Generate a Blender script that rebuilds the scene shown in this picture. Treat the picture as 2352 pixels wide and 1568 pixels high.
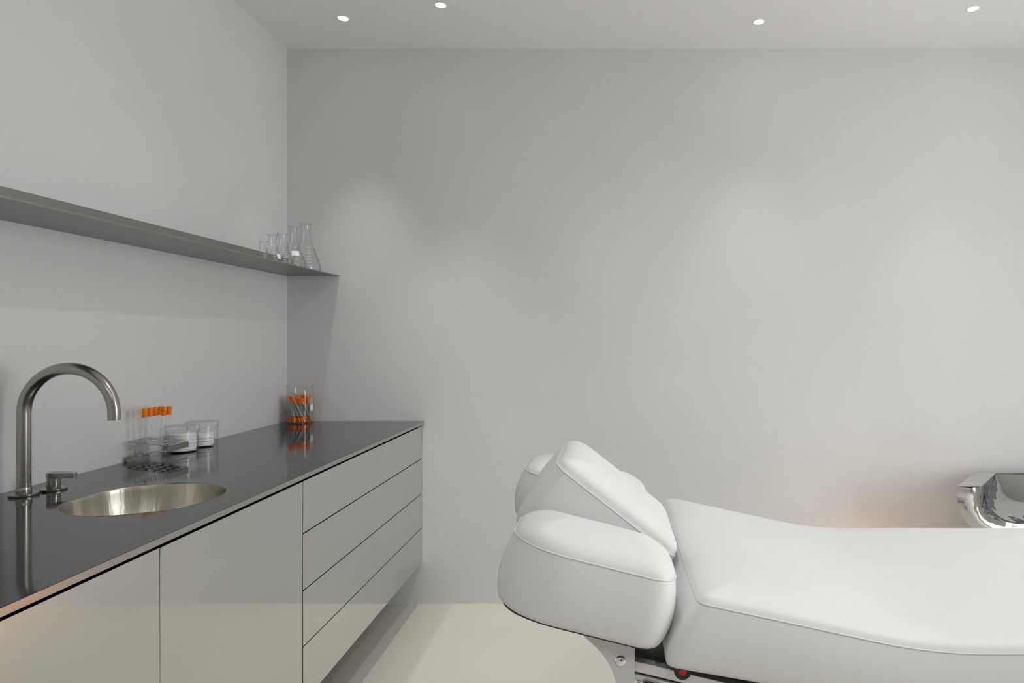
import bpy, bmesh, math, random
from mathutils import Vector, Matrix

# ------------------------------------------------------------------ scene, camera, light
for o in list(bpy.data.objects):
    bpy.data.objects.remove(o, do_unlink=True)
S = bpy.context.scene
COL = S.collection
F_PX, PX, PY = 1500.0, 1400.0, 779.0           # focal length and principal point in 2352x1568 pixels
CAM_Z = 1.2866
cam_d = bpy.data.cameras.new('camera')
cam_d.sensor_width = 36.0
cam_d.lens = 36.0 * F_PX / 2352.0
cam_d.shift_x = (1176.0 - PX) / 2352.0
cam_d.shift_y = (PY - 784.0) / 2352.0
cam_d.clip_start = 0.02
cam = bpy.data.objects.new('camera', cam_d)
COL.objects.link(cam)
cam.location = (0, 0, CAM_Z)
cam.rotation_euler = (math.pi / 2, 0, 0)
S.camera = cam

W = bpy.data.worlds.new('world')
S.world = W
W.use_nodes = True
W.node_tree.nodes['Background'].inputs[0].default_value = (0.8, 0.82, 0.85, 1)
W.node_tree.nodes['Background'].inputs[1].default_value = 0.0

S.view_settings.view_transform = 'Standard'
S.view_settings.look = 'None'
S.view_settings.gamma = 1.0
S.view_settings.use_curve_mapping = False
S.view_settings.exposure = 0.17
S.cycles.transparent_max_bounces = 40

# room: X to the right, Y into the picture, Z up
XL, XR, YB, YF, ZC = -1.568, 3.1, 3.179, -2.4, 2.7
SPOT_W = 20.0          # power of one ceiling downlight
SPOT_COL = (1.0, 0.99, 0.975)
PI = math.pi
# daylight through the tall window in the right wall
WY0, WY1, WZ0, WZ1 = 0.3, 1.7, 0.3, 2.4
wl = bpy.data.lights.new('window_daylight', 'AREA')
wl.shape = 'RECTANGLE'; wl.size = WY1 - WY0 - 0.1; wl.size_y = WZ1 - WZ0 - 0.1
wl.energy = 55.0; wl.color = (0.985, 0.995, 1.0)
wlo = bpy.data.objects.new('window_daylight', wl); COL.objects.link(wlo)
wlo.location = (XR + 0.09, (WY0 + WY1) / 2, (WZ0 + WZ1) / 2)
wlo.rotation_euler = (PI / 2, 0, PI / 2)

# ------------------------------------------------------------------ materials
def mat(name, col, rough=0.5, metal=0.0, spec=0.5, **kw):
    m = bpy.data.materials.new(name)
    m.use_nodes = True
    b = m.node_tree.nodes['Principled BSDF']
    b.inputs['Base Color'].default_value = (*col, 1)
    b.inputs['Roughness'].default_value = rough
    b.inputs['Metallic'].default_value = metal
    b.inputs['Specular IOR Level'].default_value = spec
    for k, v in kw.items():
        b.inputs[k].default_value = v
    return m

def N(m, t, **props):
    n = m.node_tree.nodes.new(t)
    for k, v in props.items():
        setattr(n, k, v)
    return n

def L(m, a, b):
    m.node_tree.links.new(a, b)

def mottled(m, c1, c2, scale, detail=4, stretch=(1, 1, 1), bump=0.0, bscale=None, lo=0.35, hi=0.65, bdist=0.002):
    """noise between two tones of the same paint, plus fine relief"""
    tc = N(m, 'ShaderNodeTexCoord'); mp = N(m, 'ShaderNodeMapping')
    mp.inputs['Scale'].default_value = stretch
    L(m, tc.outputs['Object'], mp.inputs[0])
    nz = N(m, 'ShaderNodeTexNoise'); nz.inputs['Scale'].default_value = scale; nz.inputs['Detail'].default_value = detail
    L(m, mp.outputs[0], nz.inputs['Vector'])
    r = N(m, 'ShaderNodeValToRGB')
    r.color_ramp.elements[0].position = lo; r.color_ramp.elements[0].color = (*c1, 1)
    r.color_ramp.elements[1].position = hi; r.color_ramp.elements[1].color = (*c2, 1)
    L(m, nz.outputs['Fac'], r.inputs[0])
    b = m.node_tree.nodes['Principled BSDF']
    L(m, r.outputs[0], b.inputs['Base Color'])
    if bump:
        n2 = N(m, 'ShaderNodeTexNoise'); n2.inputs['Scale'].default_value = bscale or scale * 8; n2.inputs['Detail'].default_value = 5
        L(m, mp.outputs[0], n2.inputs['Vector'])
        bp = N(m, 'ShaderNodeBump'); bp.inputs['Strength'].default_value = bump; bp.inputs['Distance'].default_value = bdist
        L(m, n2.outputs['Fac'], bp.inputs['Height']); L(m, bp.outputs[0], b.inputs['Normal'])
    return m

def brushed(m, scale, stretch, amount=0.12, base_rough=0.25, bump=0.0):
    tc = N(m, 'ShaderNodeTexCoord'); mp = N(m, 'ShaderNodeMapping')
    mp.inputs['Scale'].default_value = stretch
    L(m, tc.outputs['Object'], mp.inputs[0])
    nz = N(m, 'ShaderNodeTexNoise'); nz.inputs['Scale'].default_value = scale; nz.inputs['Detail'].default_value = 6
    L(m, mp.outputs[0], nz.inputs['Vector'])
    mr = N(m, 'ShaderNodeMapRange')
    mr.inputs['To Min'].default_value = max(0.0, base_rough - amount); mr.inputs['To Max'].default_value = base_rough + amount
    L(m, nz.outputs['Fac'], mr.inputs['Value'])
    b = m.node_tree.nodes['Principled BSDF']
    L(m, mr.outputs[0], b.inputs['Roughness'])
    if bump:
        bp = N(m, 'ShaderNodeBump'); bp.inputs['Strength'].default_value = bump; bp.inputs['Distance'].default_value = 0.001
        L(m, nz.outputs['Fac'], bp.inputs['Height']); L(m, bp.outputs[0], b.inputs['Normal'])
    return m

def thin_glass(name, tint=(0.99, 0.992, 0.99), edge=(0.62, 0.64, 0.635), refl=1.0, power=5.0):
    """clear thin-walled glass: see-through, mirror-like by Fresnel, walls darker where looked along"""
    m = bpy.data.materials.new(name); m.use_nodes = True
    nt = m.node_tree; nt.nodes.clear()
    out = nt.nodes.new('ShaderNodeOutputMaterial')
    tr = nt.nodes.new('ShaderNodeBsdfTransparent'); gl = nt.nodes.new('ShaderNodeBsdfGlossy')
    gl.inputs['Roughness'].default_value = 0.02
    lw = nt.nodes.new('ShaderNodeLayerWeight'); lw.inputs['Blend'].default_value = 0.5
    pw = nt.nodes.new('ShaderNodeMath'); pw.operation = 'POWER'; pw.inputs[1].default_value = power
    L(m, lw.outputs['Facing'], pw.inputs[0])
    mx = nt.nodes.new('ShaderNodeMix'); mx.data_type = 'RGBA'
    mx.inputs[6].default_value = (*tint, 1); mx.inputs[7].default_value = (*edge, 1)
    L(m, pw.outputs[0], mx.inputs[0]); L(m, mx.outputs[2], tr.inputs['Color'])
    fr = nt.nodes.new('ShaderNodeMath'); fr.operation = 'POWER'; fr.inputs[1].default_value = 5.0
    L(m, lw.outputs['Facing'], fr.inputs[0])
    mu = nt.nodes.new('ShaderNodeMath'); mu.operation = 'MULTIPLY_ADD'; mu.inputs[1].default_value = 0.6 * refl; mu.inputs[2].default_value = 0.04 * refl
    L(m, fr.outputs[0], mu.inputs[0])
    ms = nt.nodes.new('ShaderNodeMixShader')
    L(m, mu.outputs[0], ms.inputs[0]); L(m, tr.outputs[0], ms.inputs[1]); L(m, gl.outputs[0], ms.inputs[2])
    L(m, ms.outputs[0], out.inputs['Surface'])
    return m

def emit(name, col, strength):
    m = bpy.data.materials.new(name); m.use_nodes = True
    nt = m.node_tree; nt.nodes.clear()
    out = nt.nodes.new('ShaderNodeOutputMaterial'); e = nt.nodes.new('ShaderNodeEmission')
    e.inputs[0].default_value = (*col, 1); e.inputs[1].default_value = strength
    L(m, e.outputs[0], out.inputs['Surface'])
    return m

M = {}
M['wall'] = mottled(mat('wall_plaster', (0.7, 0.7, 0.69), 0.75, spec=0.25), (0.665, 0.667, 0.662), (0.70, 0.702, 0.70), 1.3, bump=0.12, bscale=24)
M['ceiling'] = mottled(mat('ceiling_paint', (0.74, 0.735, 0.72), 0.8, spec=0.2), (0.85, 0.85, 0.84), (0.87, 0.87, 0.862), 1.0)
M['floor'] = mottled(mat('floor_resin', (0.70, 0.67, 0.58), 0.38, spec=0.4), (0.71, 0.685, 0.61), (0.735, 0.712, 0.64), 1.6)
M['door_steel'] = brushed(mat('door_mirror_steel', (0.66, 0.66, 0.64), 0.05, 1.0), 3.0, (1, 1, 1), 0.02, 0.04)
M['top_steel'] = brushed(mat('worktop_steel', (0.085, 0.085, 0.085), 0.1, 1.0), 4.0, (1, 1, 1), 0.03, 0.075, 0.015)
M['top_steel'].node_tree.nodes['Principled BSDF'].inputs['Specular Tint'].default_value = (1.0, 1.0, 1.0, 1)
M['edge_steel'] = mat('worktop_edge', (0.47, 0.465, 0.45), 0.22, 1.0)
M['gap_shade_body'] = mat('gap_shade_carcass', (0.012, 0.012, 0.012), 0.7)  # near black: shade of the gaps between fronts put into the colour
M['shelf_steel'] = brushed(mat('shelf_steel', (0.38, 0.372, 0.345), 0.3, 1.0), 18, (6, 0.15, 6), 0.08, 0.34)
M['shaded_shelf_steel'] = brushed(mat('shaded_shelf_steel', (0.20, 0.20, 0.195), 0.3, 1.0), 18, (6, 0.15, 6), 0.06, 0.30)  # shelf steel again, darker: shade of the underside put into the colour
M['tap_steel'] = brushed(mat('tap_steel', (0.37, 0.36, 0.335), 0.25, 1.0), 60, (1, 1, 0.05), 0.06, 0.24)
M['sink_steel'] = mat('sink_steel', (0.58, 0.55, 0.49), 0.3, 1.0, **{'Anisotropic': 0.9, 'Anisotropic Rotation': 0.25})
tg = N(M['sink_steel'], 'ShaderNodeTangent', direction_type='RADIAL', axis='Z')
L(M['sink_steel'], tg.outputs[0], M['sink_steel'].node_tree.nodes['Principled BSDF'].inputs['Tangent'])
_m = M['sink_steel']; _tc = N(_m, 'ShaderNodeTexCoord'); _mp = N(_m, 'ShaderNodeMapping'); _mp.inputs['Scale'].default_value = (70, 70, 1.5)
_n = N(_m, 'ShaderNodeTexNoise'); _n.inputs['Scale'].default_value = 1.0; _n.inputs['Detail'].default_value = 3
_b = N(_m, 'ShaderNodeBump'); _b.inputs['Strength'].default_value = 0.35; _b.inputs['Distance'].default_value = 0.002
L(_m, _tc.outputs['Object'], _mp.inputs[0]); L(_m, _mp.outputs[0], _n.inputs['Vector']); L(_m, _n.outputs['Fac'], _b.inputs['Height']); L(_m, _b.outputs[0], _m.node_tree.nodes['Principled BSDF'].inputs['Normal'])
M['black'] = mat('black_plastic', (0.012, 0.012, 0.012), 0.4)
M['chrome'] = mat('chrome', (0.78, 0.78, 0.77), 0.03, 1.0)
M['wavy_chrome'] = mat('hand_polished_chrome', (0.56, 0.56, 0.56), 0.03, 1.0)
_m = M['wavy_chrome']; _tc = N(_m, 'ShaderNodeTexCoord'); _n = N(_m, 'ShaderNodeTexNoise'); _n.inputs['Scale'].default_value = 7.0; _n.inputs['Detail'].default_value = 1.5
_b = N(_m, 'ShaderNodeBump'); _b.inputs['Strength'].default_value = 0.6; _b.inputs['Distance'].default_value = 0.03
L(_m, _tc.outputs['Object'], _n.inputs['Vector']); L(_m, _n.outputs['Fac'], _b.inputs['Height']); L(_m, _b.outputs[0], _m.node_tree.nodes['Principled BSDF'].inputs['Normal'])
M['rack_steel'] = mat('rack_steel', (0.42, 0.41, 0.39), 0.22, 1.0)
M['vinyl'] = mottled(mat('white_vinyl', (0.86, 0.86, 0.85), 0.42, spec=0.35), (0.755, 0.755, 0.752), (0.775, 0.775, 0.773), 5, bump=0.05, bscale=420)
M['thread'] = mat('white_thread', (0.80, 0.80, 0.77), 0.7)
M['grey_metal'] = mat('grey_painted_metal', (0.62, 0.62, 0.62), 0.4, 0.3)
M['alu'] = mat('pale_aluminium', (0.74, 0.74, 0.74), 0.35, 0.4)
M['hinge_shade'] = mat('hinge_shade_metal', (0.06, 0.06, 0.06), 0.4, 0.3)
M['red'] = mat('red_plastic', (0.62, 0.01, 0.008), 0.35)
M['orange'] = mat('orange_plastic', (0.98, 0.235, 0.006), 0.42)
M['orange_d'] = mat('orange_cap_plastic', (0.96, 0.20, 0.008), 0.4)
M['glass'] = thin_glass('lab_glass')
M['acrylic'] = thin_glass('clear_acrylic', (0.985, 0.99, 0.988), (0.62, 0.64, 0.635), 1.0, 5.0)
M['cotton'] = mottled(mat('white_cotton', (0.86, 0.86, 0.85), 0.95, spec=0.1), (0.83, 0.83, 0.82), (0.88, 0.88, 0.87), 60, bump=0.4, bscale=300)
M['print_white'] = mat('white_enamel_print', (0.82, 0.82, 0.81), 0.6)
M['print_black'] = mat('black_print', (0.02, 0.02, 0.02), 0.6)
M['barrel'] = mat('clear_syringe_plastic', (0.62, 0.62, 0.62), 0.25, Alpha=0.75)
M['lamp_on'] = emit('downlight_lens', (1.0, 0.985, 0.95), 14.0)
M['trim_white'] = mat('downlight_trim', (0.8, 0.8, 0.78), 0.5)
M['amber'] = emit('amber_glow', (1.0, 0.38, 0.10), 11.0)
M['dark_glass'] = mat('added_door_glass', (0.02, 0.02, 0.022), 0.08)

# ------------------------------------------------------------------ helpers
def add(name, verts, faces, m, parent=None, smooth=False, bevel=0.0, angle=None):
    """one mesh object; verts are world coordinates (or local ones of the parent if it sits at the origin)"""
    me = bpy.data.meshes.new(name)
    off = Vector(parent_base(parent))
    me.from_pydata([tuple(Vector(v) - off) for v in verts], [], faces)
    bm = bmesh.new(); bm.from_mesh(me)
    bmesh.ops.recalc_face_normals(bm, faces=bm.faces)
    if bevel:
        bmesh.ops.bevel(bm, geom=list(bm.edges), offset=bevel, segments=2, profile=0.5, affect='EDGES')
    for f in bm.faces:
        f.smooth = smooth
    bm.to_mesh(me); bm.free()
    if smooth and angle:
        me.set_sharp_from_angle(angle=angle)
    me.materials.append(m)
    o = bpy.data.objects.new(name, me); COL.objects.link(o)
    if parent:
        o.parent = parent
    return o

def parent_base(p):
    v = Vector((0, 0, 0))
    while p:
        v = v + p.location; p = p.parent
    return v

def thing(name, label, cat, loc=(0, 0, 0), group=None):
    o = bpy.data.objects.new(name, None); COL.objects.link(o)
    o.location = loc; o.empty_display_size = 0.05
    return tag(o, label, cat, group)

def tag(o, label, cat, group=None):
    o['label'] = label; o['category'] = cat
    if group: o['group'] = group
    return o

def struct(o):
    o['kind'] = 'structure'; return o

def boxvf(x0, x1, y0, y1, z0, z1):
    v = [(x0, y0, z0), (x1, y0, z0), (x1, y1, z0), (x0, y1, z0), (x0, y0, z1), (x1, y0, z1), (x1, y1, z1), (x0, y1, z1)]
    f = [(0, 3, 2, 1), (4, 5, 6, 7), (0, 1, 5, 4), (1, 2, 6, 5), (2, 3, 7, 6), (3, 0, 4, 7)]
    return v, f

def join(*vfs):
    V, Fc = [], []
    for v, f in vfs:
        k = len(V); V += list(v); Fc += [tuple(i + k for i in q) for q in f]
    return V, Fc

def lathe(profile, n=48, c=(0, 0, 0), closed=False):
    """revolve (r, z) pairs about Z; r == 0 makes a pole"""
    V, rings = [], []
    for r, z in profile:
        if r <= 1e-6:
            rings.append([len(V)]); V.append((c[0], c[1], c[2] + z))
        else:
            rings.append(list(range(len(V), len(V) + n)))
            V += [(c[0] + r * math.cos(2 * PI * i / n), c[1] + r * math.sin(2 * PI * i / n), c[2] + z) for i in range(n)]
    Fc = []
    pairs = list(zip(rings, rings[1:])) + ([(rings[-1], rings[0])] if closed else [])
    for a, b in pairs:
        for i in range(n):
            j = (i + 1) % n
            if len(a) == 1 and len(b) == 1: continue
            if len(a) == 1: Fc.append((a[0], b[i], b[j]))
            elif len(b) == 1: Fc.append((a[i], a[j], b[0]))
            else: Fc.append((a[i], a[j], b[j], b[i]))
    return V, Fc

def tube(path, radius, n=16, closed=False, caps=True):
    """swept round tube; radius is a number or a list"""
    P = [Vector(p) for p in path]; m = len(P)
    R = radius if isinstance(radius, (list, tuple)) else [radius] * m
    V, Fc = [], []
    up = Vector((0, 0, 1)); prev = None
    for i in range(m):
        if closed: t = (P[(i + 1) % m] - P[i - 1]).normalized()
        else: t = (P[min(i + 1, m - 1)] - P[max(i - 1, 0)]).normalized()
        if prev is None:
            a = up if abs(t.dot(up)) < 0.9 else Vector((0, 1, 0))
            nrm = (a - t * a.dot(t)).normalized()
        else:
            nrm = (prev - t * prev.dot(t)).normalized()
        prev = nrm; b = t.cross(nrm)
        for k in range(n):
            an = 2 * PI * k / n
            V.append(tuple(P[i] + (nrm * math.cos(an) + b * math.sin(an)) * R[i]))
    for i in range(m if closed else m - 1):
        j = (i + 1) % m
        for k in range(n):
            l = (k + 1) % n
            Fc.append((i * n + k, i * n + l, j * n + l, j * n + k))
    if caps and not closed:
        Fc.append(tuple(range(n))); Fc.append(tuple(range((m - 1) * n, m * n)))
    return V, Fc

def xf(vf, mtx):
    return [tuple(mtx @ Vector(v)) for v in vf[0]], vf[1]

def prism(poly, axis, a0, a1):
    """extrude a 2D polygon: axis 'y' -> poly is (x, z); axis 'x' -> (y, z); axis 'z' -> (x, y)"""
    def p(q, a):
        return {'y': (q[0], a, q[1]), 'x': (a, q[0], q[1]), 'z': (q[0], q[1], a)}[axis]
    n = len(poly)
    V = [p(q, a0) for q in poly] + [p(q, a1) for q in poly]
    Fc = [tuple(range(n)), tuple(range(2 * n - 1, n - 1, -1))]
    for i in range(n):
        j = (i + 1) % n
        Fc.append((i, j, n + j, n + i))
    return V, Fc

def copy_tree(o, parent=None):
    c = o.copy(); COL.objects.link(c); c.parent = parent
    for ch in list(o.children):
        copy_tree(ch, c)
    return c

# ------------------------------------------------------------------ room shell
T = 0.1
struct(add('floor', *boxvf(XL - T, XR + T, YF - T, YB + T, -T, 0), M['floor']))
struct(add('ceiling', *boxvf(XL - T, XR + T, YF - T, YB + T, ZC, ZC + T), M['ceiling']))
struct(add('wall_left', *boxvf(XL - T, XL, YF - T, YB + T, 0, ZC), M['wall']))
struct(add('wall_back', *boxvf(XL, XR, YB, YB + T, 0, ZC), M['wall']))
struct(add('wall_right', *join(boxvf(XR, XR + T, YF - T, WY0, 0, ZC), boxvf(XR, XR + T, WY1, YB + T, 0, ZC),
                               boxvf(XR, XR + T, WY0, WY1, 0, WZ0), boxvf(XR, XR + T, WY0, WY1, WZ1, ZC)), M['wall']))
w1 = struct(add('window_1', *join(boxvf(XR + 0.02, XR + 0.07, WY0, WY0 + 0.04, WZ0, WZ1), boxvf(XR + 0.02, XR + 0.07, WY1 - 0.04, WY1, WZ0, WZ1),
                           boxvf(XR + 0.02, XR + 0.07, WY0 + 0.04, WY1 - 0.04, WZ0, WZ0 + 0.04), boxvf(XR + 0.02, XR + 0.07, WY0 + 0.04, WY1 - 0.04, WZ1 - 0.04, WZ1),
                           boxvf(XR + 0.02, XR + 0.07, 0.98, 1.02, WZ0 + 0.04, WZ1 - 0.04)), M['trim_white']))
struct(add('wall_front', *boxvf(XL, XR, YF - T, YF, 0, ZC), M['wall']))
d1 = struct(add('added_dark_door', *boxvf(0.4, 1.3, YF, YF + 0.03, 0, 2.1), M['dark_glass']))  # unseen door, added to give the metal something dark to reflect

# ------------------------------------------------------------------ ceiling downlights
def downlight(x, y, label, on=1.0, aim=(0, 0), cone=56):
    t = thing('ceiling_downlight', label, 'downlight', (x, y, ZC), 'recessed ceiling downlights')
    add('trim_ring', *lathe([(0.0215, 0.0), (0.0225, -0.0012), (0.0265, -0.0012), (0.027, 0.0)], 40, (x, y, ZC), True), M['trim_white'], t, True)
    add('lens', *lathe([(0, -0.0004), (0.0222, -0.0004), (0.0222, 0.0), (0, 0.0)], 40, (x, y, ZC)), M['lamp_on'], t, True)
    ld = bpy.data.lights.new('downlight_beam', 'SPOT')
    ld.energy = SPOT_W * on; ld.color = SPOT_COL; ld.spot_size = math.radians(cone); ld.spot_blend = 1.0
    ld.shadow_soft_size = 0.022
    lo = bpy.data.objects.new('downlight_beam', ld); COL.objects.link(lo)
    lo.parent = t; lo.location = (0, 0, -0.03)
    lo.rotation_euler = (aim[0], aim[1], 0)
    return t
downlight(-1.174, 2.877, 'small round recessed ceiling downlight closest to the left wall and shelf', 1.2)
downlight(-0.715, 2.764, 'small round recessed ceiling downlight above the cabinet front, second from left wall', 1.5)
downlight(0.665, 2.908, 'small round recessed ceiling downlight above the head end of the bed', 0.45)
downlight(1.555, 2.793, 'small round recessed ceiling downlight above the chrome chair', 0.35)
for x, y, p in ((-0.1, 1.75, 0.9), (-0.1, -0.6, 1.3), (0.75, 1.75, 0.45), (0.75, -0.6, 1.8), (1.8, 1.55, 0.6), (1.8, -0.6, 0.2)):  # added unseen downlights, wide beams to lift the walls
    downlight(x, y, 'small round recessed ceiling downlight added out of view to lift the room light', p, cone=150)

# ------------------------------------------------------------------ cabinets under the worktop
XD = -0.912                   # face of doors and drawers
ZT, TT = 0.890, 0.014         # worktop height and thickness
ZB, ZD = 0.2035, 0.864        # bottom and top of the fronts
YS = [3.179, 2.561, 1.943, 1.325, 0.707]
ROWS = [ZB, 0.371, 0.538, 0.708, ZD]

def carcass(y0, y1, root):
    t = 0.016
    vf = join(boxvf(XL, XD - 0.022, y0, y1, ZB + 0.001, ZB + t),
              boxvf(XL, XD - 0.022, y0, y0 + t, ZB + t, ZT - TT),
              boxvf(XL, XD - 0.022, y1 - t, y1, ZB + t, ZT - TT),
              boxvf(XL, XL + t, y0 + t, y1 - t, ZB + t, ZT - TT),
              boxvf(XD - 0.04, XD - 0.024, y0 + t, y1 - t, ZB + t, ZD - 0.02))
    add('cabinet_body', *vf, M['gap_shade_body'], root)

def front(y0, y1, z0, z1, name, root, tilt=0.0):
    v, f = boxvf(XD - 0.02, XD, y0, y1, z0, z1)
    ym = (y0 + y1) / 2; zm = (z0 + z1) / 2
    v = [(x + math.tan(tilt) * (z - zm), y, z) for x, y, z in v]
    return add(name, v, f, M['door_steel'], root, bevel=0.0008)

names = ['mirror-finish steel four-drawer cabinet against the back wall, under the worktop corner',
         'mirror-finish steel four-drawer cabinet between the wide door and the corner drawers',
         'mirror-finish steel cabinet door unit below the right part of the round sink',
         'mirror-finish steel cabinet door unit below the tap at the worktop end']
for k in range(4):
    y1, y0 = YS[k], YS[k + 1]
    r = thing('drawer_cabinet' if k < 2 else 'door_cabinet', names[k], 'cabinet', (XL, (y0 + y1) / 2, ZB), 'wall-hung steel cabinets')
    carcass(y0, y1, r)
    ga = 0.0005 if k == 0 else 0.0022      # gap at the near side
    gb = {0: 0.003, 1: 0.0005, 2: 0.0022, 3: 0.0004}[k]
    a, b = y0 + (0.0006 if k in (0,) else (0.0024 if k == 1 else 0.0004)), y1 - gb
    if k < 2:
        for q in range(4):
            front(a, b, ROWS[q] + (0.0016 if q else 0), ROWS[q + 1] - (0.0016 if q < 3 else 0), 'drawer_front', r)
    else:
        front(a, b, ZB, ZD, 'door', r, math.radians(0.12 if k == 2 else -0.1))

# worktop: one plate with a round cut-out
SX, SY, SR = -1.158, 1.637, 0.1725
wt = thing('worktop', 'long dark grey steel worktop with a round cut-out, along the left wall', 'worktop', (XL, 1.94, ZT - TT))
x0, x1, y0, y1 = XL, -0.900, YS[-1], YB
ang = set(2 * PI * i / 72 for i in range(72))
yq0, yq1 = SY - 0.3, SY + 0.3
for cx in (x0, x1):
    for cy in (yq0, yq1):
        ang.add(math.atan2(cy - SY, cx - SX) % (2 * PI))
ang = sorted(ang)
def ray(a):
    c, s = math.cos(a), math.sin(a); t = 1e9
    if c > 1e-9: t = min(t, (x1 - SX) / c)
    if c < -1e-9: t = min(t, (x0 - SX) / c)
    if s > 1e-9: t = min(t, (yq1 - SY) / s)
    if s < -1e-9: t = min(t, (yq0 - SY) / s)
    return SX + c * t, SY + s * t
n = len(ang); V = []; Fc = []
for z in (ZT, ZT - TT):
    V += [(SX + SR * math.cos(a), SY + SR * math.sin(a), z) for a in ang]
    V += [(*ray(a), z) for a in ang]
for i in range(n):
    j = (i + 1) % n
    Fc += [(i, j, n + j, n + i), (2 * n + i, 3 * n + i, 3 * n + j, 2 * n + j), (i, 2 * n + i, 2 * n + j, j)]
def plate(ya, yb):
    k = len(V)
    for z in (ZT, ZT - TT):
        V.extend([(x0, ya, z), (x1, ya, z), (x1, yb, z), (x0, yb, z)])
    Fc.extend([(k, k + 1, k + 2, k + 3), (k + 7, k + 6, k + 5, k + 4)])
plate(y0, yq0); plate(yq1, y1)
add('top_plate', V, Fc, M['top_steel'], wt)
add('front_edge', *boxvf(x1 - 0.0004, x1 + 0.0012, y0, y1, ZT - TT, ZT - 0.0004), M['edge_steel'], wt, bevel=0.0005)

# sink
sk = thing('round_sink', 'round brushed steel sink bowl set into the worktop', 'sink', (SX, SY, ZT - 0.17))
prof = [(SR - 0.0005, ZT - 0.0008), (SR - 0.0015, ZT - 0.004)]
for i in range(1, 25):
    a = i / 24 * PI / 2
    prof.append((0.022 + (SR - 0.024) * math.cos(a) ** 0.55, ZT - 0.006 - 0.150 * math.sin(a) ** 1.15))
prof = [(max(r, 0.022), z) for r, z in prof]
add('bowl', *lathe(prof, 96, (SX, SY, 0)), M['sink_steel'], sk, True)
add('rim', *lathe([(SR - 0.0012, ZT - 0.004), (SR - 0.0012, ZT + 0.0006), (SR + 0.0015, ZT + 0.0006), (SR + 0.0018, ZT + 0.0001)], 96, (SX, SY, 0)), M['tap_steel'], sk, True)
zd = prof[-1][1]
dr = add('drain', *lathe([(0, zd - 0.004), (0.010, zd - 0.004), (0.012, zd + 0.001), (0.022, zd + 0.0015), (0.0235, zd - 0.001)], 40, (SX, SY, 0)), M['chrome'], sk, True)

# tap
TX, TY = -1.486, 1.657
tp = thing('gooseneck_tap', 'tall brushed steel gooseneck tap spout standing behind the sink', 'tap', (TX, TY, ZT))
add('base_flange', *lathe([(0, 0), (0.030, 0), (0.0305, 0.001), (0.0305, 0.0055), (0.0295, 0.0065), (0, 0.0065)], 48, (TX, TY, ZT)), M['tap_steel'], tp, True, angle=0.6)
add('collar', *lathe([(0.0158, 0.0065), (0.0163, 0.008), (0.0163, 0.020), (0.0155, 0.022)], 40, (TX, TY, ZT)), M['tap_steel'], tp, True, angle=0.6)
ra = 0.1145; zc = 1.098
path = [(TX, TY, ZT + 0.004 + (zc - ZT - 0.004) * i / 8) for i in range(8)]
path += [(TX + ra - ra * math.cos(PI * i / 40), TY, zc + ra * math.sin(PI * i / 40)) for i in range(41)]
path += [(TX + 2 * ra, TY, zc - 0.008), (TX + 2 * ra, TY, zc - 0.016)]
rr = [0.0150] * len(path)
for i in range(len(path)):
    if i > 30: rr[i] = 0.0150 - 0.0012 * (i - 30) / (len(path) - 31)
add('spout_pipe', *tube(path, rr, 40, caps=False), M['tap_steel'], tp, True)
ze = zc - 0.016
add('aerator', *lathe([(0.0138, 0.0), (0.0120, 0.0), (0.0118, 0.004), (0, 0.004)], 32, (TX + 2 * ra, TY, ze)), M['black'], tp, True, angle=0.6)

# mixer lever
LX, LY = -1.463, 1.719
lv = thing('mixer_lever', 'low brushed steel mixer lever on the worktop beside the tap spout', 'tap lever', (LX, LY, ZT))
add('base_flange', *lathe([(0, 0), (0.028, 0), (0.0285, 0.001), (0.0285, 0.005), (0.0275, 0.006), (0, 0.006)], 40, (LX, LY, ZT)), M['tap_steel'], lv, True, angle=0.6)
add('lever_body', *lathe([(0.0145, 0.006), (0.0150, 0.007), (0.0150, 0.013), (0.0142, 0.0135), (0.0142, 0.0150), (0.0150, 0.0155), (0.0150, 0.034), (0, 0.034)], 40, (LX, LY, ZT)), M['tap_steel'], lv, True, angle=0.5)
ol = []
for i in range(13):
    a = PI / 2 + PI * i / 12; ol.append((LX + 0.0160 * math.cos(a), LY + 0.0160 * math.sin(a)))
for i in range(9):
    a = -PI / 2 + PI * i / 8; ol.append((LX + 0.050 + 0.0095 * math.cos(a), LY + 0.0095 * math.sin(a)))
add('lever_handle', *prism(ol, 'z', ZT + 0.0335, ZT + 0.0465), M['tap_steel'], lv, bevel=0.001)

# ------------------------------------------------------------------ wall shelf
ZS = 1.594
sh = thing('wall_shelf', 'long thin grey steel wall shelf with an upstand, running into the corner', 'shelf', (XL, 1.9, ZS))
YJ = 1.635
v, f = boxvf(XL, -1.316, YJ + 0.001, YB, ZS, ZS + 0.004)
add('shelf_panel', v, f, M['shaded_shelf_steel'], sh)
v, f = boxvf(XL, -1.316, 0.72, YJ - 0.001, ZS, ZS + 0.004)
v = [(x, y, z - (0.0025 if (x < -1.5) else 0.0)) for x, y, z in v]
add('shelf_panel', v, f, M['shaded_shelf_steel'], sh)
add('front_lip', *boxvf(-1.3162, -1.3148, 0.72, YB, ZS - 0.0003, ZS + 0.0042), M['shelf_steel'], sh)
add('upstand', *boxvf(XL, XL + 0.004, 0.72, YB, ZS + 0.004, 1.681), M['shelf_steel'], sh)

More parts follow.
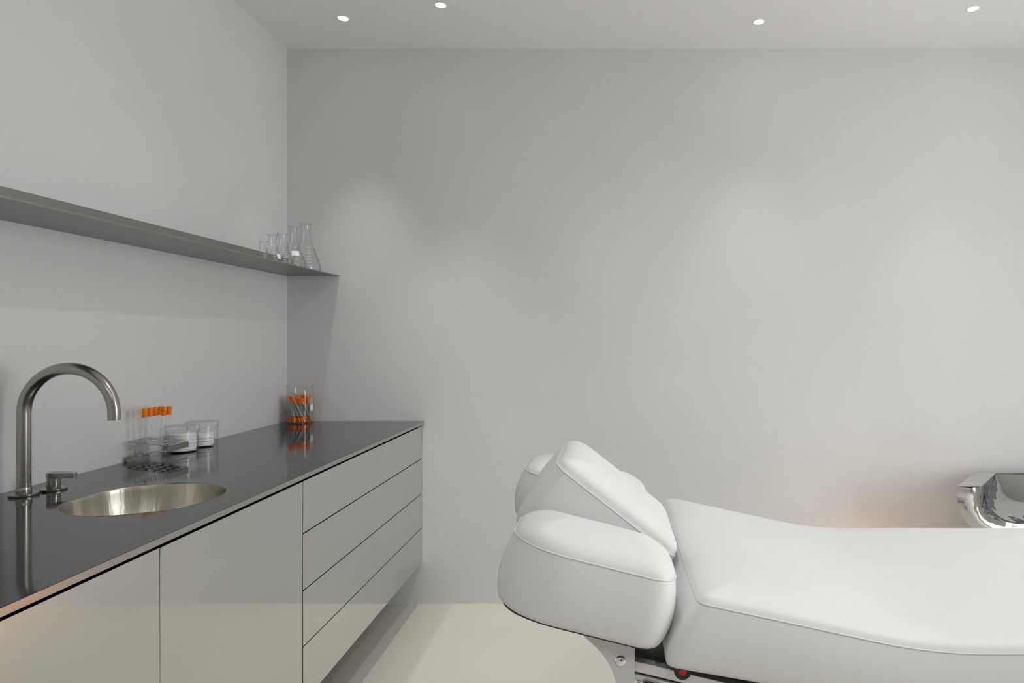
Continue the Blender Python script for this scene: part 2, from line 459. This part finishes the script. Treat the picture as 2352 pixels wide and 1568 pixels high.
# ------------------------------------------------------------------ Erlenmeyer flasks
def ring_patch(c, r0, z0, r1, z1, a0, a1, k=8, lift=0.0004):
    V = []; Fc = []
    for i in range(k + 1):
        a = a0 + (a1 - a0) * i / k
        V.append((c[0] + (r0 + lift) * math.cos(a), c[1] + (r0 + lift) * math.sin(a), c[2] + z0))
        V.append((c[0] + (r1 + lift) * math.cos(a), c[1] + (r1 + lift) * math.sin(a), c[2] + z1))
    for i in range(k):
        Fc.append((2 * i, 2 * i + 2, 2 * i + 3, 2 * i + 1))
    return V, Fc

def flask(x, y, H, R, rn, label, patch=None):
    z0 = ZS + 0.004
    t = thing('conical_flask', label, 'flask', (x, y, z0), 'glass conical flasks on the wall shelf')
    zn = 0.70 * H
    def rad(z):
        z = max(z, 0.006)
        if z < 0.10 * H: return R
        if z < zn:
            return R + (rn - R) * (z - 0.10 * H) / (zn - 0.10 * H)
        return rn
    out = [(0, 0.0005), (R * 0.9, 0.0), (R * 0.98, 0.003), (R, 0.008), (R * 0.985, 0.10 * H)]
    for i in range(1, 9):
        q = i / 9; s = q * q * (3 - 2 * q) * 0.25 + q * 0.75
        out.append((R * 0.985 + (rn - R * 0.985) * s, 0.10 * H + (zn - 0.10 * H) * q))
    out += [(rn, zn), (rn, 0.86 * H), (rn, H - 0.008), (rn * 1.12, H - 0.004), (rn * 1.30, H - 0.002), (rn * 1.32, H)]
    w = 0.0016
    inn = [(max(r - w, 0), z + (w if z < 0.004 else 0)) for r, z in reversed(out)]
    inn[0] = (rn * 1.22, H + 0.0004)
    add('glass_body', *lathe(out + inn, 40, (x, y, z0)), M['glass'], t, True)
    add('rim', *tube([(x + rn * 1.29 * math.cos(2 * PI * i / 40), y + rn * 1.29 * math.sin(2 * PI * i / 40), z0 + H) for i in range(40)], 0.0014, 8, True), M['glass'], t, True)
    # printed scale, facing the room and the camera
    ac = math.atan2(-y, -x) + 0.25
    parts = []
    for i in range(7):
        zz = 0.09 * H + 0.065 * H * i
        ra_ = rad(zz); l = (0.28 if i % 2 else 0.40)
        parts.append(ring_patch((x, y, z0), ra_, zz, rad(zz + 0.0012), zz + 0.0012, ac - l * 0.5, ac + l * 0.5, 4, 0.0012))
    add('printed_scale', *join(*parts), M['print_white'], t)
    if patch:
        za, zb, a0, a1 = patch
        add('white_writing_patch', *ring_patch((x, y, z0), rad(za * H), za * H, rad(zb * H), zb * H, ac + a0, ac + a1, 8, 0.0015), M['print_white'], t)
    return t
flask(-1.385, 2.612, 0.080, 0.0255, 0.0125, 'smallest clear glass conical flask on the wall shelf')
flask(-1.385, 2.684, 0.117, 0.0335, 0.0150, 'clear glass conical flask on the shelf, beside the smallest one', (0.16, 0.33, 0.35, 1.0))
flask(-1.385, 2.765, 0.135, 0.0420, 0.0165, 'middle one of five clear glass conical flasks on the shelf')
flask(-1.385, 2.862, 0.181, 0.0515, 0.0165, 'clear glass conical flask with a white writing patch, beside the tallest one', (0.28, 0.40, -0.45, 0.35))
flask(-1.388, 2.983, 0.218, 0.0650, 0.0205, 'tallest clear glass conical flask on the shelf, nearest the corner')

# ------------------------------------------------------------------ beaker of syringes
BX, BY, BR, BH = -1.472, 3.108, 0.0590, 0.176
bk = thing('beaker', 'clear glass beaker full of syringes at the corner of the worktop', 'beaker', (BX, BY, ZT))
out = [(0, 0.0006), (BR * 0.9, 0.0004), (BR * 0.985, 0.003), (BR, 0.009), (BR, 0.05), (BR, 0.10), (BR, 0.155), (BR, BH - 0.007), (BR * 1.04, BH - 0.003), (BR * 1.10, BH)]
inn = [(r - 0.002 if r > 0.01 else 0, z + (0.003 if z < 0.004 else 0.0)) for r, z in reversed(out)]
v, f = lathe(out + inn, 64, (BX, BY, ZT))
aspout = math.atan2(-BY, -BX) - 0.55
def spout(p):
    x, y, z = p; a = math.atan2(y - BY, x - BX) - aspout
    a = (a + PI) % (2 * PI) - PI
    h = max(0.0, (z - ZT - BH + 0.022) / 0.022); q = math.exp(-(a / 0.22) ** 2) * h
    if math.hypot(x - BX, y - BY) < 0.03: return p
    return (x + math.cos(aspout) * 0.007 * q, y + math.sin(aspout) * 0.007 * q, z - 0.006 * q * h)
v, f = lathe(out, 64, (BX, BY, ZT))
add('glass_body', [spout(p) for p in v], f, M['glass'], bk, True)
rimp = [spout((BX + BR * 1.09 * math.cos(2 * PI * i / 64), BY + BR * 1.09 * math.sin(2 * PI * i / 64), ZT + BH)) for i in range(64)]
add('rim', *tube(rimp, 0.0014, 8, True), M['glass'], bk, True)
af = math.atan2(-BY, -BX) + 0.85
add('white_writing_patch', *ring_patch((BX, BY, ZT), BR, 0.058, BR, 0.090, af - 0.05, af + 0.42, 8, 0.0006), M['print_white'], bk)
add('printed_scale', *join(*[ring_patch((BX, BY, ZT), BR, 0.097 + 0.006 * i, BR, 0.0983 + 0.006 * i, af - 0.02, af + 0.32, 5, 0.0006) for i in range(4)]), M['print_white'], bk)

def make_syringe():
    t = thing('syringe', 'slim syringe with orange caps at both ends in the glass beaker', 'syringe', (0, 0, 0), 'orange-capped syringes in the beaker')
    add('needle_cap', *lathe([(0, 0), (0.0026, 0.0003), (0.0030, 0.002), (0.0034, 0.027), (0, 0.027)], 10), M['orange_d'], t, True, angle=0.7)
    add('stopper', *lathe([(0, 0.027), (0.0033, 0.027), (0.0033, 0.031), (0, 0.031)], 10), M['print_black'], t, True, angle=0.7)
    add('barrel', *lathe([(0, 0.031), (0.0033, 0.031), (0.0033, 0.099), (0, 0.099)], 10), M['barrel'], t, True, angle=0.7)
    add('printed_scale', *join(*[lathe([(0.00345, 0.036 + 0.0042 * i), (0.00345, 0.0372 + 0.0042 * i)], 10) for i in range(15)]), M['print_black'], t)
    add('plunger_cap', *lathe([(0, 0.099), (0.0046, 0.099), (0.0046, 0.102), (0.0039, 0.103), (0.0039, 0.121), (0.0047, 0.122), (0.0047, 0.129), (0.0046, 0.130), (0, 0.130)], 12), M['orange'], t, True, angle=0.6)
    return t
def srad(h):
    return 0.0035 if h < 0.096 else 0.0048
def clash(p1, q1, p2, q2):
    for i in range(27):
        h1 = SL * i / 26; a = p1.lerp(q1, i / 26); r1 = srad(h1)
        d = q2 - p2; tt = max(0, min(1, (a - p2).dot(d) / d.length_squared))
        for t2 in (tt, min(1, tt + 0.05)):
            if (a - (p2 + d * t2)).length < r1 + srad(SL * t2) + 0.0004: return True
    return False
rng = random.Random(4)
proto = make_syringe(); segs = []; SL = 0.130
tries = 0
while len(segs) < 30 and tries < 26000:
    tries += 1
    a0 = rng.uniform(0, 2 * PI); r0 = 0.050 * math.sqrt(rng.uniform(0.05, 1))
    a1 = a0 + rng.choice([-1, 1]) * rng.uniform(0.4, 2.6); r1 = 0.047 * math.sqrt(rng.uniform(0.25, 1))
    p = Vector((r0 * math.cos(a0), r0 * math.sin(a0), 0.0058)); q = Vector((r1 * math.cos(a1), r1 * math.sin(a1), 0))
    hz = (q.xy - p.xy).length
    if hz > 0.090 or (hz < 0.045 and tries < 12000 and rng.random() < 0.93): continue
    q.z = p.z + math.sqrt(SL ** 2 - hz ** 2)
    if any(clash(p, q, a, b) or clash(a, b, p, q) for a, b in segs): continue
    segs.append((p, q))
for i, (p, q) in enumerate(segs):
    s = proto if i == 0 else copy_tree(proto)
    s.location = Vector((BX, BY, ZT)) + p
    s.rotation_mode = 'QUATERNION'
    s.rotation_quaternion = (q - p).to_track_quat('Z', 'Y')

# ------------------------------------------------------------------ test tube rack and tubes
RX0, RX1, RY0, RY1 = -1.550, -1.418, 2.098, 2.200
rk = thing('test_tube_rack', 'folded steel test tube rack with round holes beside the tap', 'rack', ((RX0 + RX1) / 2, (RY0 + RY1) / 2, ZT))
NC, NR = 5, 4
cw, chh = (RX1 - RX0) / NC, (RY1 - RY0) / NR
def holed(zfun, hr=0.0098, th=0.0012):
    V, Fc = [], []
    K = 24
    for c in range(NC):
        for r in range(NR):
            cx, cy = RX0 + cw * (c + .5), RY0 + chh * (r + .5)
            k = len(V)
            for lay in (0, -th):
                for i in range(K):
                    a = 2 * PI * i / K + PI / 4
                    x, y = math.cos(a), math.sin(a); m_ = max(abs(x), abs(y))
                    V.append((cx + hr * x, cy + hr * y, zfun(cx + hr * x) + lay))
                    V.append((cx + x / m_ * cw / 2, cy + y / m_ * chh / 2, zfun(cx + x / m_ * cw / 2) + lay))
            for i in range(K):
                j = (i + 1) % K
                a, b, c2, d = k + 2 * i, k + 2 * i + 1, k + 2 * j + 1, k + 2 * j
                e = 2 * K
                Fc += [(a, b, c2, d), (a + e, d + e, c2 + e, b + e), (a, d, d + e, a + e)]
    return V, Fc
zt0, zt1 = ZT + 0.068, ZT + 0.054         # top plate at left and right edge
zm0, zm1 = ZT + 0.018, ZT + 0.036
lerp = lambda a, b, x: a + (b - a) * (x - RX0) / (RX1 - RX0)
add('top_plate', *holed(lambda x: lerp(zt0, zt1, x)), M['rack_steel'], rk)
add('middle_plate', *holed(lambda x: lerp(zm0, zm1, x)), M['rack_steel'], rk)
add('base_plate', *boxvf(RX0, RX1, RY0, RY1, ZT + 0.0002, ZT + 0.0016), M['rack_steel'], rk)
add('fold', *boxvf(RX1 - 0.0008, RX1 + 0.0006, RY0, RY1, zm1 - 0.0012, zt1), M['rack_steel'], rk, bevel=0.0003)
add('fold', *boxvf(RX0 - 0.0006, RX0 + 0.0008, RY0, RY1, ZT + 0.0002, zm0), M['rack_steel'], rk, bevel=0.0003)

def make_tube():
    t = thing('test_tube', 'slim glass test tube with orange cap standing in the steel rack', 'test tube', (0, 0, 0), 'orange-capped test tubes in the rack')
    r = 0.0062
    out = [(0, 0)] + [(r * math.sin(a), r - r * math.cos(a)) for a in [PI / 2 * i / 6 for i in range(1, 7)]] + [(r, 0.05), (r, 0.10), (r, 0.150)]
    inn = [(max(q - 0.0009, 0), z + (0.001 if z < 0.003 else 0)) for q, z in reversed(out)]
    add('glass_tube', *lathe(out, 20), M['glass'], t, True)
    cap = add('cap', *lathe([(0, 0.150), (0.0068, 0.1495), (0.0072, 0.152), (0.0072, 0.1555), (0.0068, 0.156), (0.0078, 0.1575), (0.0078, 0.170), (0.0070, 0.171), (0, 0.171)], 24), M['orange'], t, True, angle=0.5)
    add('cap_skirt', *lathe([(0.0066, 0.142), (0.0072, 0.142), (0.0072, 0.1495), (0.0066, 0.1495)], 24, closed=True), M['orange_d'], cap, True, angle=0.5)
    return t
tpro = make_tube()
spots = [(1, 0), (1, 1), (1, 2), (1, 3), (2, 2), (2, 3)]
for i, (c, r) in enumerate(spots):
    t = tpro if i == 0 else copy_tree(tpro)
    t.location = (RX0 + cw * (c + .5) + (-0.006 if c == 1 else -0.012 + 0.008), RY0 + chh * (r + .5), ZT + 0.0026)
    t.rotation_euler = (0, math.radians(5.0), 0)

# ------------------------------------------------------------------ clear jars with cotton pads
def jar(x, y, label, npad, padr, dx):
    t = thing('lidded_jar', label, 'jar', (x, y, ZT), 'clear acrylic jars on the worktop')
    r = 0.0485; h = 0.076
    out = [(0, 0.0005), (r * 0.96, 0.0005), (r, 0.003), (r, 0.03), (r, h)]
    inn = [(max(q - 0.002, 0), z + (0.004 if z < 0.01 else 0)) for q, z in reversed(out)]
    add('jar_body', *lathe(out, 56, (x, y, ZT)), M['acrylic'], t, True, angle=0.9)
    R = 0.0525
    lid = [(R - 0.0025, 0.070), (R, 0.070), (R + 0.0002, 0.080), (R, 0.091), (R - 0.001, 0.0922), (0, 0.0922)]
    add('lid', *lathe(lid, 56, (x, y, ZT), False), M['acrylic'], t, True, angle=0.6)
    rg = random.Random(int(x * -1000))
    for i in range(npad):
        th = 0.0052
        p = add('cotton_pad', *lathe([(0, 0), (padr - 0.0008, 0), (padr, 0.0009), (padr, th - 0.0009), (padr - 0.0009, th), (0, th)], 28), M['cotton'], None, True, angle=0.9)
        p.location = (x + dx + rg.uniform(-0.003, 0.003), y + rg.uniform(-0.003, 0.003), ZT + 0.0048 + i * (th + 0.0002))
        tag(p, 'round white cotton pad stacked inside the clear jar ' + ('behind the test tube rack' if npad == 11 else 'farther from the rack'), 'cotton pad',
            'cotton pads in the ' + ('first' if npad == 11 else 'second') + ' jar')
jar(-1.512, 2.312, 'clear acrylic lidded jar of cotton pads directly beside the test tube rack', 11, 0.040, 0.003)
jar(-1.512, 2.428, 'clear acrylic lidded jar of cotton pads, second from the test tube rack', 8, 0.034, 0.002)

# ------------------------------------------------------------------ treatment bed
bed = thing('treatment_bed', 'white upholstered treatment bed with split raised head cushions on a grey metal frame', 'bed', (0.75, 1.51, 0))
def rring(a, b, r, nc=7, na=10, nb=5):
    """rounded rectangle, mirror-symmetric about v=0, starting at (a,0); returns list of (u, v)"""
    r = max(min(r, a - 1e-4, b - 1e-4), 1e-4)
    half = []
    for i in range(nb): half.append((a, (b - r) * i / nb))
    for i in range(nc):
        t = PI / 2 * i / nc; half.append((a - r + r * math.cos(t), b - r + r * math.sin(t)))
    for i in range(na): half.append((a - r - 2 * (a - r) * i / na, b))
    for i in range(nc):
        t = PI / 2 + PI / 2 * i / nc; half.append((-a + r + r * math.cos(t), b - r + r * math.sin(t)))
    for i in range(nb): half.append((-a, (b - r) * (1 - i / nb)))
    half.append((-a, 0))
    return half + [(u, -v) for u, v in reversed(half[1:-1])]

def cushion(name, a, b, T, crown, fmap, corner=0.03, tw=None, bulge=0.008, na=10, p=2.0, undercut=0.0, label=None):
    """upholstered block: half length a, half width b, side height T, domed top; fmap maps (u, v, w) to the room"""
    tw = tw or b
    rings = [(min(b, a) - 0.003, 0.0), (0.05, 0.0), (0.016 + undercut, 0.0), (0.006 + undercut, 0.003), (0.0015 + undercut * 0.8, 0.010)]
    for i in range(1, 10):
        q = i / 10; rings.append((undercut * 0.8 * (1 - q) ** 2 - bulge * math.sin(PI * q), 0.010 + (T - 0.010) * q))
    rings += [(-0.0005, T - 0.003), (0.0008, T - 0.0008), (0.0014, T + 0.0002)]
    for x in (0.015, 0.05, 0.10, 0.17, 0.26, 0.38, 0.52, 0.68, 0.84, 0.97):
        rings.append((0.0014 + x * (tw - 0.0014), T + 0.0002 + crown * (1 - (1 - x) ** p) ** (1 / p)))
    lim = min(a, b) - 0.003
    rings = [r for r in rings if r[0] <= lim + 1e-9]
    rings.append((lim, T + crown * 1.0))
    V = []; Fc = []; n = None
    for t, w in rings:
        R = rring(a - t, b - t, max(corner - t * 0.6, 0.004), na=na)
        n = len(R)
        V += [fmap(u, v, w) for u, v in R]
    for k in range(len(rings) - 1):
        for i in range(n):
            j = (i + 1) % n
            Fc.append((k * n + i, k * n + j, (k + 1) * n + j, (k + 1) * n + i))
    for base in (0, (len(rings) - 1) * n):
        for i in range(0, n // 2):
            q = [base + i, base + i + 1, base + (n - i - 1) % n, base + (n - i) % n]
            q2 = []
            for x in q:
                if x not in q2: q2.append(x)
            Fc.append(tuple(q2))
    o = add(name, V, Fc, M['vinyl'], bed, True, angle=1.0)
    if label: o['label'] = label
    # welt and stitches along the top seam
    R = rring(a + 0.0002, b + 0.0002, corner, na=na * 3, nc=9, nb=10)
    add('seam_welt', *tube([fmap(u, v, T) for u, v in R], 0.0013, 8, True), M['vinyl'], o, True)
    st = []; R2 = rring(a + 0.0012, b + 0.0012, corner, na=na * 12, nc=14, nb=40)
    P = [Vector(fmap(u, v, T - 0.0062)) for u, v in R2]
    acc = 0.0; last = P[0]; pts = [P[0]]
    for q in P[1:] + [P[0]]:
        d = (q - last).length
        while acc + d >= 0.0035:
            s = (0.0035 - acc) / d; last = last.lerp(q, s); pts.append(last.copy()); d = (q - last).length; acc = 0.0
        acc += d; last = q
    for i in range(0, len(pts) - 1, 2):
        st.append(tube([pts[i], pts[i + 1]], 0.0006, 4))
    s = add('stitching', *join(*st), M['thread'], o); s['kind'] = 'stuff'
    return o

def tilted(cx, cy, cz, alpha, shape=None):
    """seam-plane centre at (cx, cy, cz); length axis tilted by alpha, rising to the left; w measured from cushion bottom"""
    ca, sa = math.cos(alpha), math.sin(alpha)
    def mk(T):
        def fm(u, v, w):
            h = w - T
            if shape:
                a_, b_ = shape
                if u < -0.25 * a_ and v < 0:                      # rounded outer end on the open side
                    v *= 1 - 0.50 * min(1, (-u / a_ - 0.25) / 0.75) ** 2.2
                if u > 0.1 * a_ and v > 0:                        # narrower towards the mattress
                    v *= 1 - 0.38 * min(1, (u / a_ - 0.1) / 0.9) ** 1.3
            return (cx + u * ca + h * sa, cy + v, cz - u * sa + h * ca)
        return fm
    return mk
# near side cushion, far side cushion, raised head cushion
AN = math.radians(14.0)
fm = tilted(-0.028, 1.233, 0.896, AN, (0.152, 0.098))(0.125)
cushion('side_cushion', 0.152, 0.098, 0.125, 0.042, fm, corner=0.045, bulge=0.010, undercut=-0.006, p=1.65, label='lower side cushion on the near side of the head cushion')
fm2 = tilted(-0.062, 1.795, 0.903, AN)(0.125)
cushion('side_cushion', 0.168, 0.098, 0.125, 0.042, fm2, corner=0.045, bulge=0.010, p=1.65, label='lower side cushion on the far side of the head cushion')
AH = math.radians(38.0)
fm3 = tilted(0.013, 1.515, 0.925, AH)(0.150)
cushion('head_cushion', 0.160, 0.150, 0.150, 0.040, fm3, corner=0.03, bulge=0.006, p=2.4, tw=0.10, label='steeply raised middle head cushion')
# main mattress with a bend
XH, ZF, SLOPE = 0.565, 0.737, math.radians(12.2)
def main_profile(s):
    """s from 0 (left end) along the seam line; left part slopes down to the bend, then flat"""
    L1 = (XH - 0.155) / math.cos(SLOPE); bl = 0.10
    x, z, th = 0.155, ZF + (XH - 0.155) * math.tan(SLOPE), SLOPE
    if s <= L1 - bl:
        return x + s * math.cos(SLOPE), z - s * math.sin(SLOPE), SLOPE
    x += (L1 - bl) * math.cos(SLOPE); z -= (L1 - bl) * math.sin(SLOPE)
    m_ = min(s - (L1 - bl), 2 * bl); k = SLOPE / (2 * bl); st = 16
    for i in range(st):
        t = SLOPE - k * m_ * (i + .5) / st
        x += m_ / st * math.cos(t); z -= m_ / st * math.sin(t)
    return x + max(0, s - (L1 - bl) - 2 * bl), z, SLOPE - k * m_
ML, MT = 1.45, 0.118
def fmain(u, v, w):
    x, z, t = main_profile(u + ML / 2)
    h = w - MT
    sh_ = max(0.0, 1 - (u + ML / 2) / 0.16) * 0.038 * (1 - w / MT) if w < MT else 0.0   # foot of the left end spreads
    return (x + h * math.sin(t) - sh_, 1.503 + v, z + h * math.cos(t))
cushion('main_mattress', ML / 2, 0.362, MT, 0.030, fmain, corner=0.018, tw=0.16, bulge=0.010, na=60, p=2.3, label='long white main mattress with a bend')

# boards under the cushions
def board(fmf, a, b, T0, name='base_board'):
    V, Fc = [], []
    for w in (-0.0045, -0.0005):
        V += [fmf(u, v, w) for u, v in rring(a - 0.02, b - 0.02, 0.03)]
    n = len(V) // 2
    Fc = [tuple(range(n)), tuple(range(n, 2 * n))] + [(i, (i + 1) % n, n + (i + 1) % n, n + i) for i in range(n)]
    add(name, V, Fc, M['black'], bed)
board(fm, 0.160, 0.106, 0); board(fm2, 0.160, 0.106, 0); board(fm3, 0.152, 0.150, 0)
V = []; Fc = []; ns = 40
for i in range(ns + 1):
    for v, w in ((-0.338, -0.006), (-0.338, -0.001), (0.338, -0.001), (0.338, -0.006)):
        V.append(fmain(-ML / 2 + 0.03 + (ML - 0.06) * i / ns, v, w))
for i in range(ns):
    for k in range(4):
        Fc.append((4 * i + k, 4 * i + (k + 1) % 4, 4 * i + 4 + (k + 1) % 4, 4 * i + 4 + k))
Fc += [(0, 1, 2, 3), (4 * ns, 4 * ns + 1, 4 * ns + 2, 4 * ns + 3)]
add('base_board', V, Fc, M['black'], bed)

# metal frame
SL2 = math.tan(math.radians(13.5))
def bar(xa, xb, y0, y1, zt, zb, name, m, slope=SL2, xr=0.046, bevel=0.001):
    v = []
    for y in (y0, y1):
        v += [(xa, y, zb - (xa - xr) * slope), (xb, y, zb - (xb - xr) * slope), (xb, y, zt - (xb - xr) * slope), (xa, y, zt - (xa - xr) * slope)]
    f = [(0, 1, 2, 3), (7, 6, 5, 4), (0, 4, 5, 1), (1, 5, 6, 2), (2, 6, 7, 3), (3, 7, 4, 0)]
    return add(name, v, f, m, bed, bevel=bevel)
for (ya, yb) in ((1.195, 1.215), (1.79, 1.81)):
    bar(0.025, 0.60, ya, yb, 0.698, 0.679, 'upper_rail', M['alu'])
    bar(0.025, 0.60, ya + 0.006, yb - 0.002, 0.680, 0.672, 'rail_groove', M['black'], bevel=0)
    bar(0.025, 0.60, ya, yb, 0.674, 0.662, 'lower_rail', M['alu'])
bar(0.03, 0.30, 1.225, 1.78, 0.732, 0.690, 'hinge_shade_block', M['hinge_shade'])  # dark hinge parts, extended to stand in for shade under the cushions
def bracket(y):
    pts = [(-0.052, 0.760), (-0.039, 0.748), (-0.022, 0.7325), (-0.008, 0.7155), (0.001, 0.7005), (0.0075, 0.685), (0.0117, 0.669), (0.0140, 0.645), (0.0145, 0.52), (0.0452, 0.50), (0.0452, 0.7365)]
    key = pts[:9]; fine = []
    for i in range(len(key) - 1):
        p0, p1, p2, p3 = (Vector(key[max(i - 1, 0)]), Vector(key[i]), Vector(key[i + 1]), Vector(key[min(i + 2, len(key) - 1)]))
        for k in range(4):
            t = k / 4
            q = 0.5 * (2 * p1 + (p2 - p0) * t + (2 * p0 - 5 * p1 + 4 * p2 - p3) * t * t + (3 * p1 - p0 - 3 * p2 + p3) * t ** 3)
            fine.append((q.x, q.y))
    pts = fine + pts[8:]
    o = add('hinge_bracket', *prism(pts, 'y', y, y + 0.006), M['grey_metal'], bed, bevel=0.0006)
    s = math.copysign(1, y - 1.5)
    mt = Matrix.Translation((0.0195, y if s < 0 else y + 0.006, 0.7105)) @ Matrix.Rotation(PI / 2 if s < 0 else -PI / 2, 4, 'X')
    dome = [(0.0102, 0.0), (0.0100, 0.0016)] + [(0.0094 * math.cos(t), 0.0018 + 0.0045 * math.sin(t)) for t in [PI / 2 * i / 7 for i in range(7)]] + [(0, 0.0063)]
    add('dome_bolt', *xf(lathe(dome, 28), mt), M['chrome'], o, True)
bracket(1.170); bracket(1.83)
mt = Matrix.Translation((0.133, 1.195, 0.6835)) @ Matrix.Rotation(PI / 2, 4, 'X')
bt = add('release_button', *xf(lathe([(0.0155, 0), (0.0155, 0.009), (0.0147, 0.010), (0.0074, 0.010), (0.0072, 0.008), (0, 0.008)], 36), mt), M['black'], bed, True, angle=0.6)
add('red_centre', *xf(lathe([(0.0070, 0.0075), (0.0070, 0.0105), (0.0064, 0.0112), (0, 0.0112)], 28), mt), M['red'], bt, True, angle=0.6)
lp = []
for i in range(24):
    t = 2 * PI * i / 24
    cxx, czz = 0.078, 0.649
    lp.append((cxx + 0.016 * math.copysign(abs(math.cos(t)) ** 0.5, math.cos(t)), 1.19, czz + 0.010 * math.copysign(abs(math.sin(t)) ** 0.5, math.sin(t)) - 0.25 * 0.016 * math.copysign(abs(math.cos(t)) ** 0.5, math.cos(t))))
add('lever_loop', *tube(lp, 0.0028, 8, True), M['black'], bed, True)
add('lever_stub', *xf(lathe([(0, 0), (0.005, 0), (0.006, 0.004), (0.0042, 0.018), (0, 0.019)], 16), Matrix.Translation((0.056, 1.19, 0.642)) @ Matrix.Rotation(-0.2, 4, 'Y')), M['black'], bed, True)
# chassis, lifting column and foot below
for (ya, yb) in ((1.20, 1.24), (1.76, 1.80)):
    add('chassis_rail', *boxvf(0.02, 1.50, ya, yb, 0.50, 0.55), M['grey_metal'], bed, bevel=0.003)
for xa in (0.30, 1.10):
    add('cross_beam', *boxvf(xa, xa + 0.05, 1.24, 1.76, 0.505, 0.545), M['grey_metal'], bed, bevel=0.002)
add('mattress_support', *boxvf(0.62, 1.45, 1.24, 1.76, 0.55, 0.606), M['grey_metal'], bed, bevel=0.003)
add('lifting_column', *boxvf(0.70, 0.95, 1.40, 1.62, 0.06, 0.552), M['grey_metal'], bed, bevel=0.01)
add('foot_plate', *boxvf(0.35, 1.30, 1.26, 1.75, 0.0, 0.06), M['grey_metal'], bed, bevel=0.012)

# ------------------------------------------------------------------ chrome chair behind the bed
CXA, CYF, CYB, CZ = 2.05, 2.78, 3.10, 0.66
ch = thing('chrome_chair', 'mirror-polished chrome tub chair with a hollow curved seat by the back wall', 'chair', (CXA, 2.95, 0))
def sec(hw, dep, p, n=40):
    """half superellipse from left top over the bottom to right top: (x, z)"""
    out = []
    for i in range(n + 1):
        t = PI * i / n
        c, s = math.cos(t), math.sin(t)
        out.append((-hw * math.copysign(abs(c) ** (2 / p), c), -dep * abs(s) ** (2 / p)))
    return out
NS = 14; V = []; Fc = []; K = 41
outer = []; inner = []
for k in range(NS + 1):
    q = k / NS
    y = CYF + (CYB - CYF) * q
    outer.append([(CXA + x, y, CZ + z) for x, z in sec(0.573 + (0.308 - 0.573) * q, 0.300 * (1 - 0.10 * q), 2.5)])
    yi = CYF + (CYB - 0.035 - CYF) * q
    di = 0.165 * max(0.02, (1 - q ** 2.6)) ** 0.7
    inner.append([(CXA + x, yi, CZ + z) for x, z in sec(0.467 + (0.235 - 0.467) * q, di, 4.6 - 2.2 * q)])
for grid in (outer, inner):
    base = len(V)
    for row in grid: V += row
    for k in range(NS):
        for i in range(K - 1):
            Fc.append((base + k * K + i, base + k * K + i + 1, base + (k + 1) * K + i + 1, base + (k + 1) * K + i))
ib = (NS + 1) * K
prev = list(range(K))                                    # front face, bowed slightly forward
for m_ in range(1, 7):
    q = m_ / 7; row = list(range(len(V), len(V) + K))
    for i in range(K):
        a_, b_ = Vector(V[i]), Vector(V[ib + i]); c_ = a_.lerp(b_, q); c_.y -= 0.018 * math.sin(PI * q)
        V.append(tuple(c_))
    for i in range(K - 1): Fc.append((prev[i], prev[i + 1], row[i + 1], row[i]))
    prev = row
for i in range(K - 1):
    Fc.append((prev[i], prev[i + 1], ib + i + 1, ib + i))
for k in range(NS):                                      # tops of the arms
    Fc.append((k * K, (k + 1) * K, ib + (k + 1) * K, ib + k * K))
    Fc.append((k * K + K - 1, (k + 1) * K + K - 1, ib + (k + 1) * K + K - 1, ib + k * K + K - 1))
# back face and back of the top
Fc.append(tuple(NS * K + i for i in range(K)))
for i in range(K - 1):
    pass
Fc.append((NS * K, NS * K + K - 1, ib + NS * K + K - 1) + tuple(ib + NS * K + i for i in range(K - 2, -1, -1)))
add('seat_shell', V, Fc, M['wavy_chrome'], ch, True, angle=0.55)
add('pedestal', *xf(lathe([(0, 0), (0.20, 0), (0.205, 0.004), (0.20, 0.012), (0.09, 0.03), (0.06, 0.08), (0.06, 0.30), (0.10, 0.372), (0, 0.372)], 40), Matrix.Translation((CXA, 2.93, 0))), M['chrome'], ch, True, angle=0.7)

# ------------------------------------------------------------------ small amber floor lamp behind the bed
LXX, LYY = 1.27, 3.06
lm = thing('floor_lamp', 'small amber glass globe lamp glowing on the floor behind the bed', 'lamp', (LXX, LYY, 0))
add('lamp_base', *lathe([(0, 0), (0.06, 0), (0.06, 0.012), (0.03, 0.02), (0.03, 0.05), (0, 0.05)], 32, (LXX, LYY, 0)), M['grey_metal'], lm, True, angle=0.6)
add('globe', *lathe([(0.0, 0.048)] + [(0.06 * math.sin(t), 0.108 - 0.06 * math.cos(t)) for t in [PI * i / 16 for i in range(1, 16)]] + [(0, 0.168)], 32, (LXX, LYY, 0)), M['amber'], lm, True)
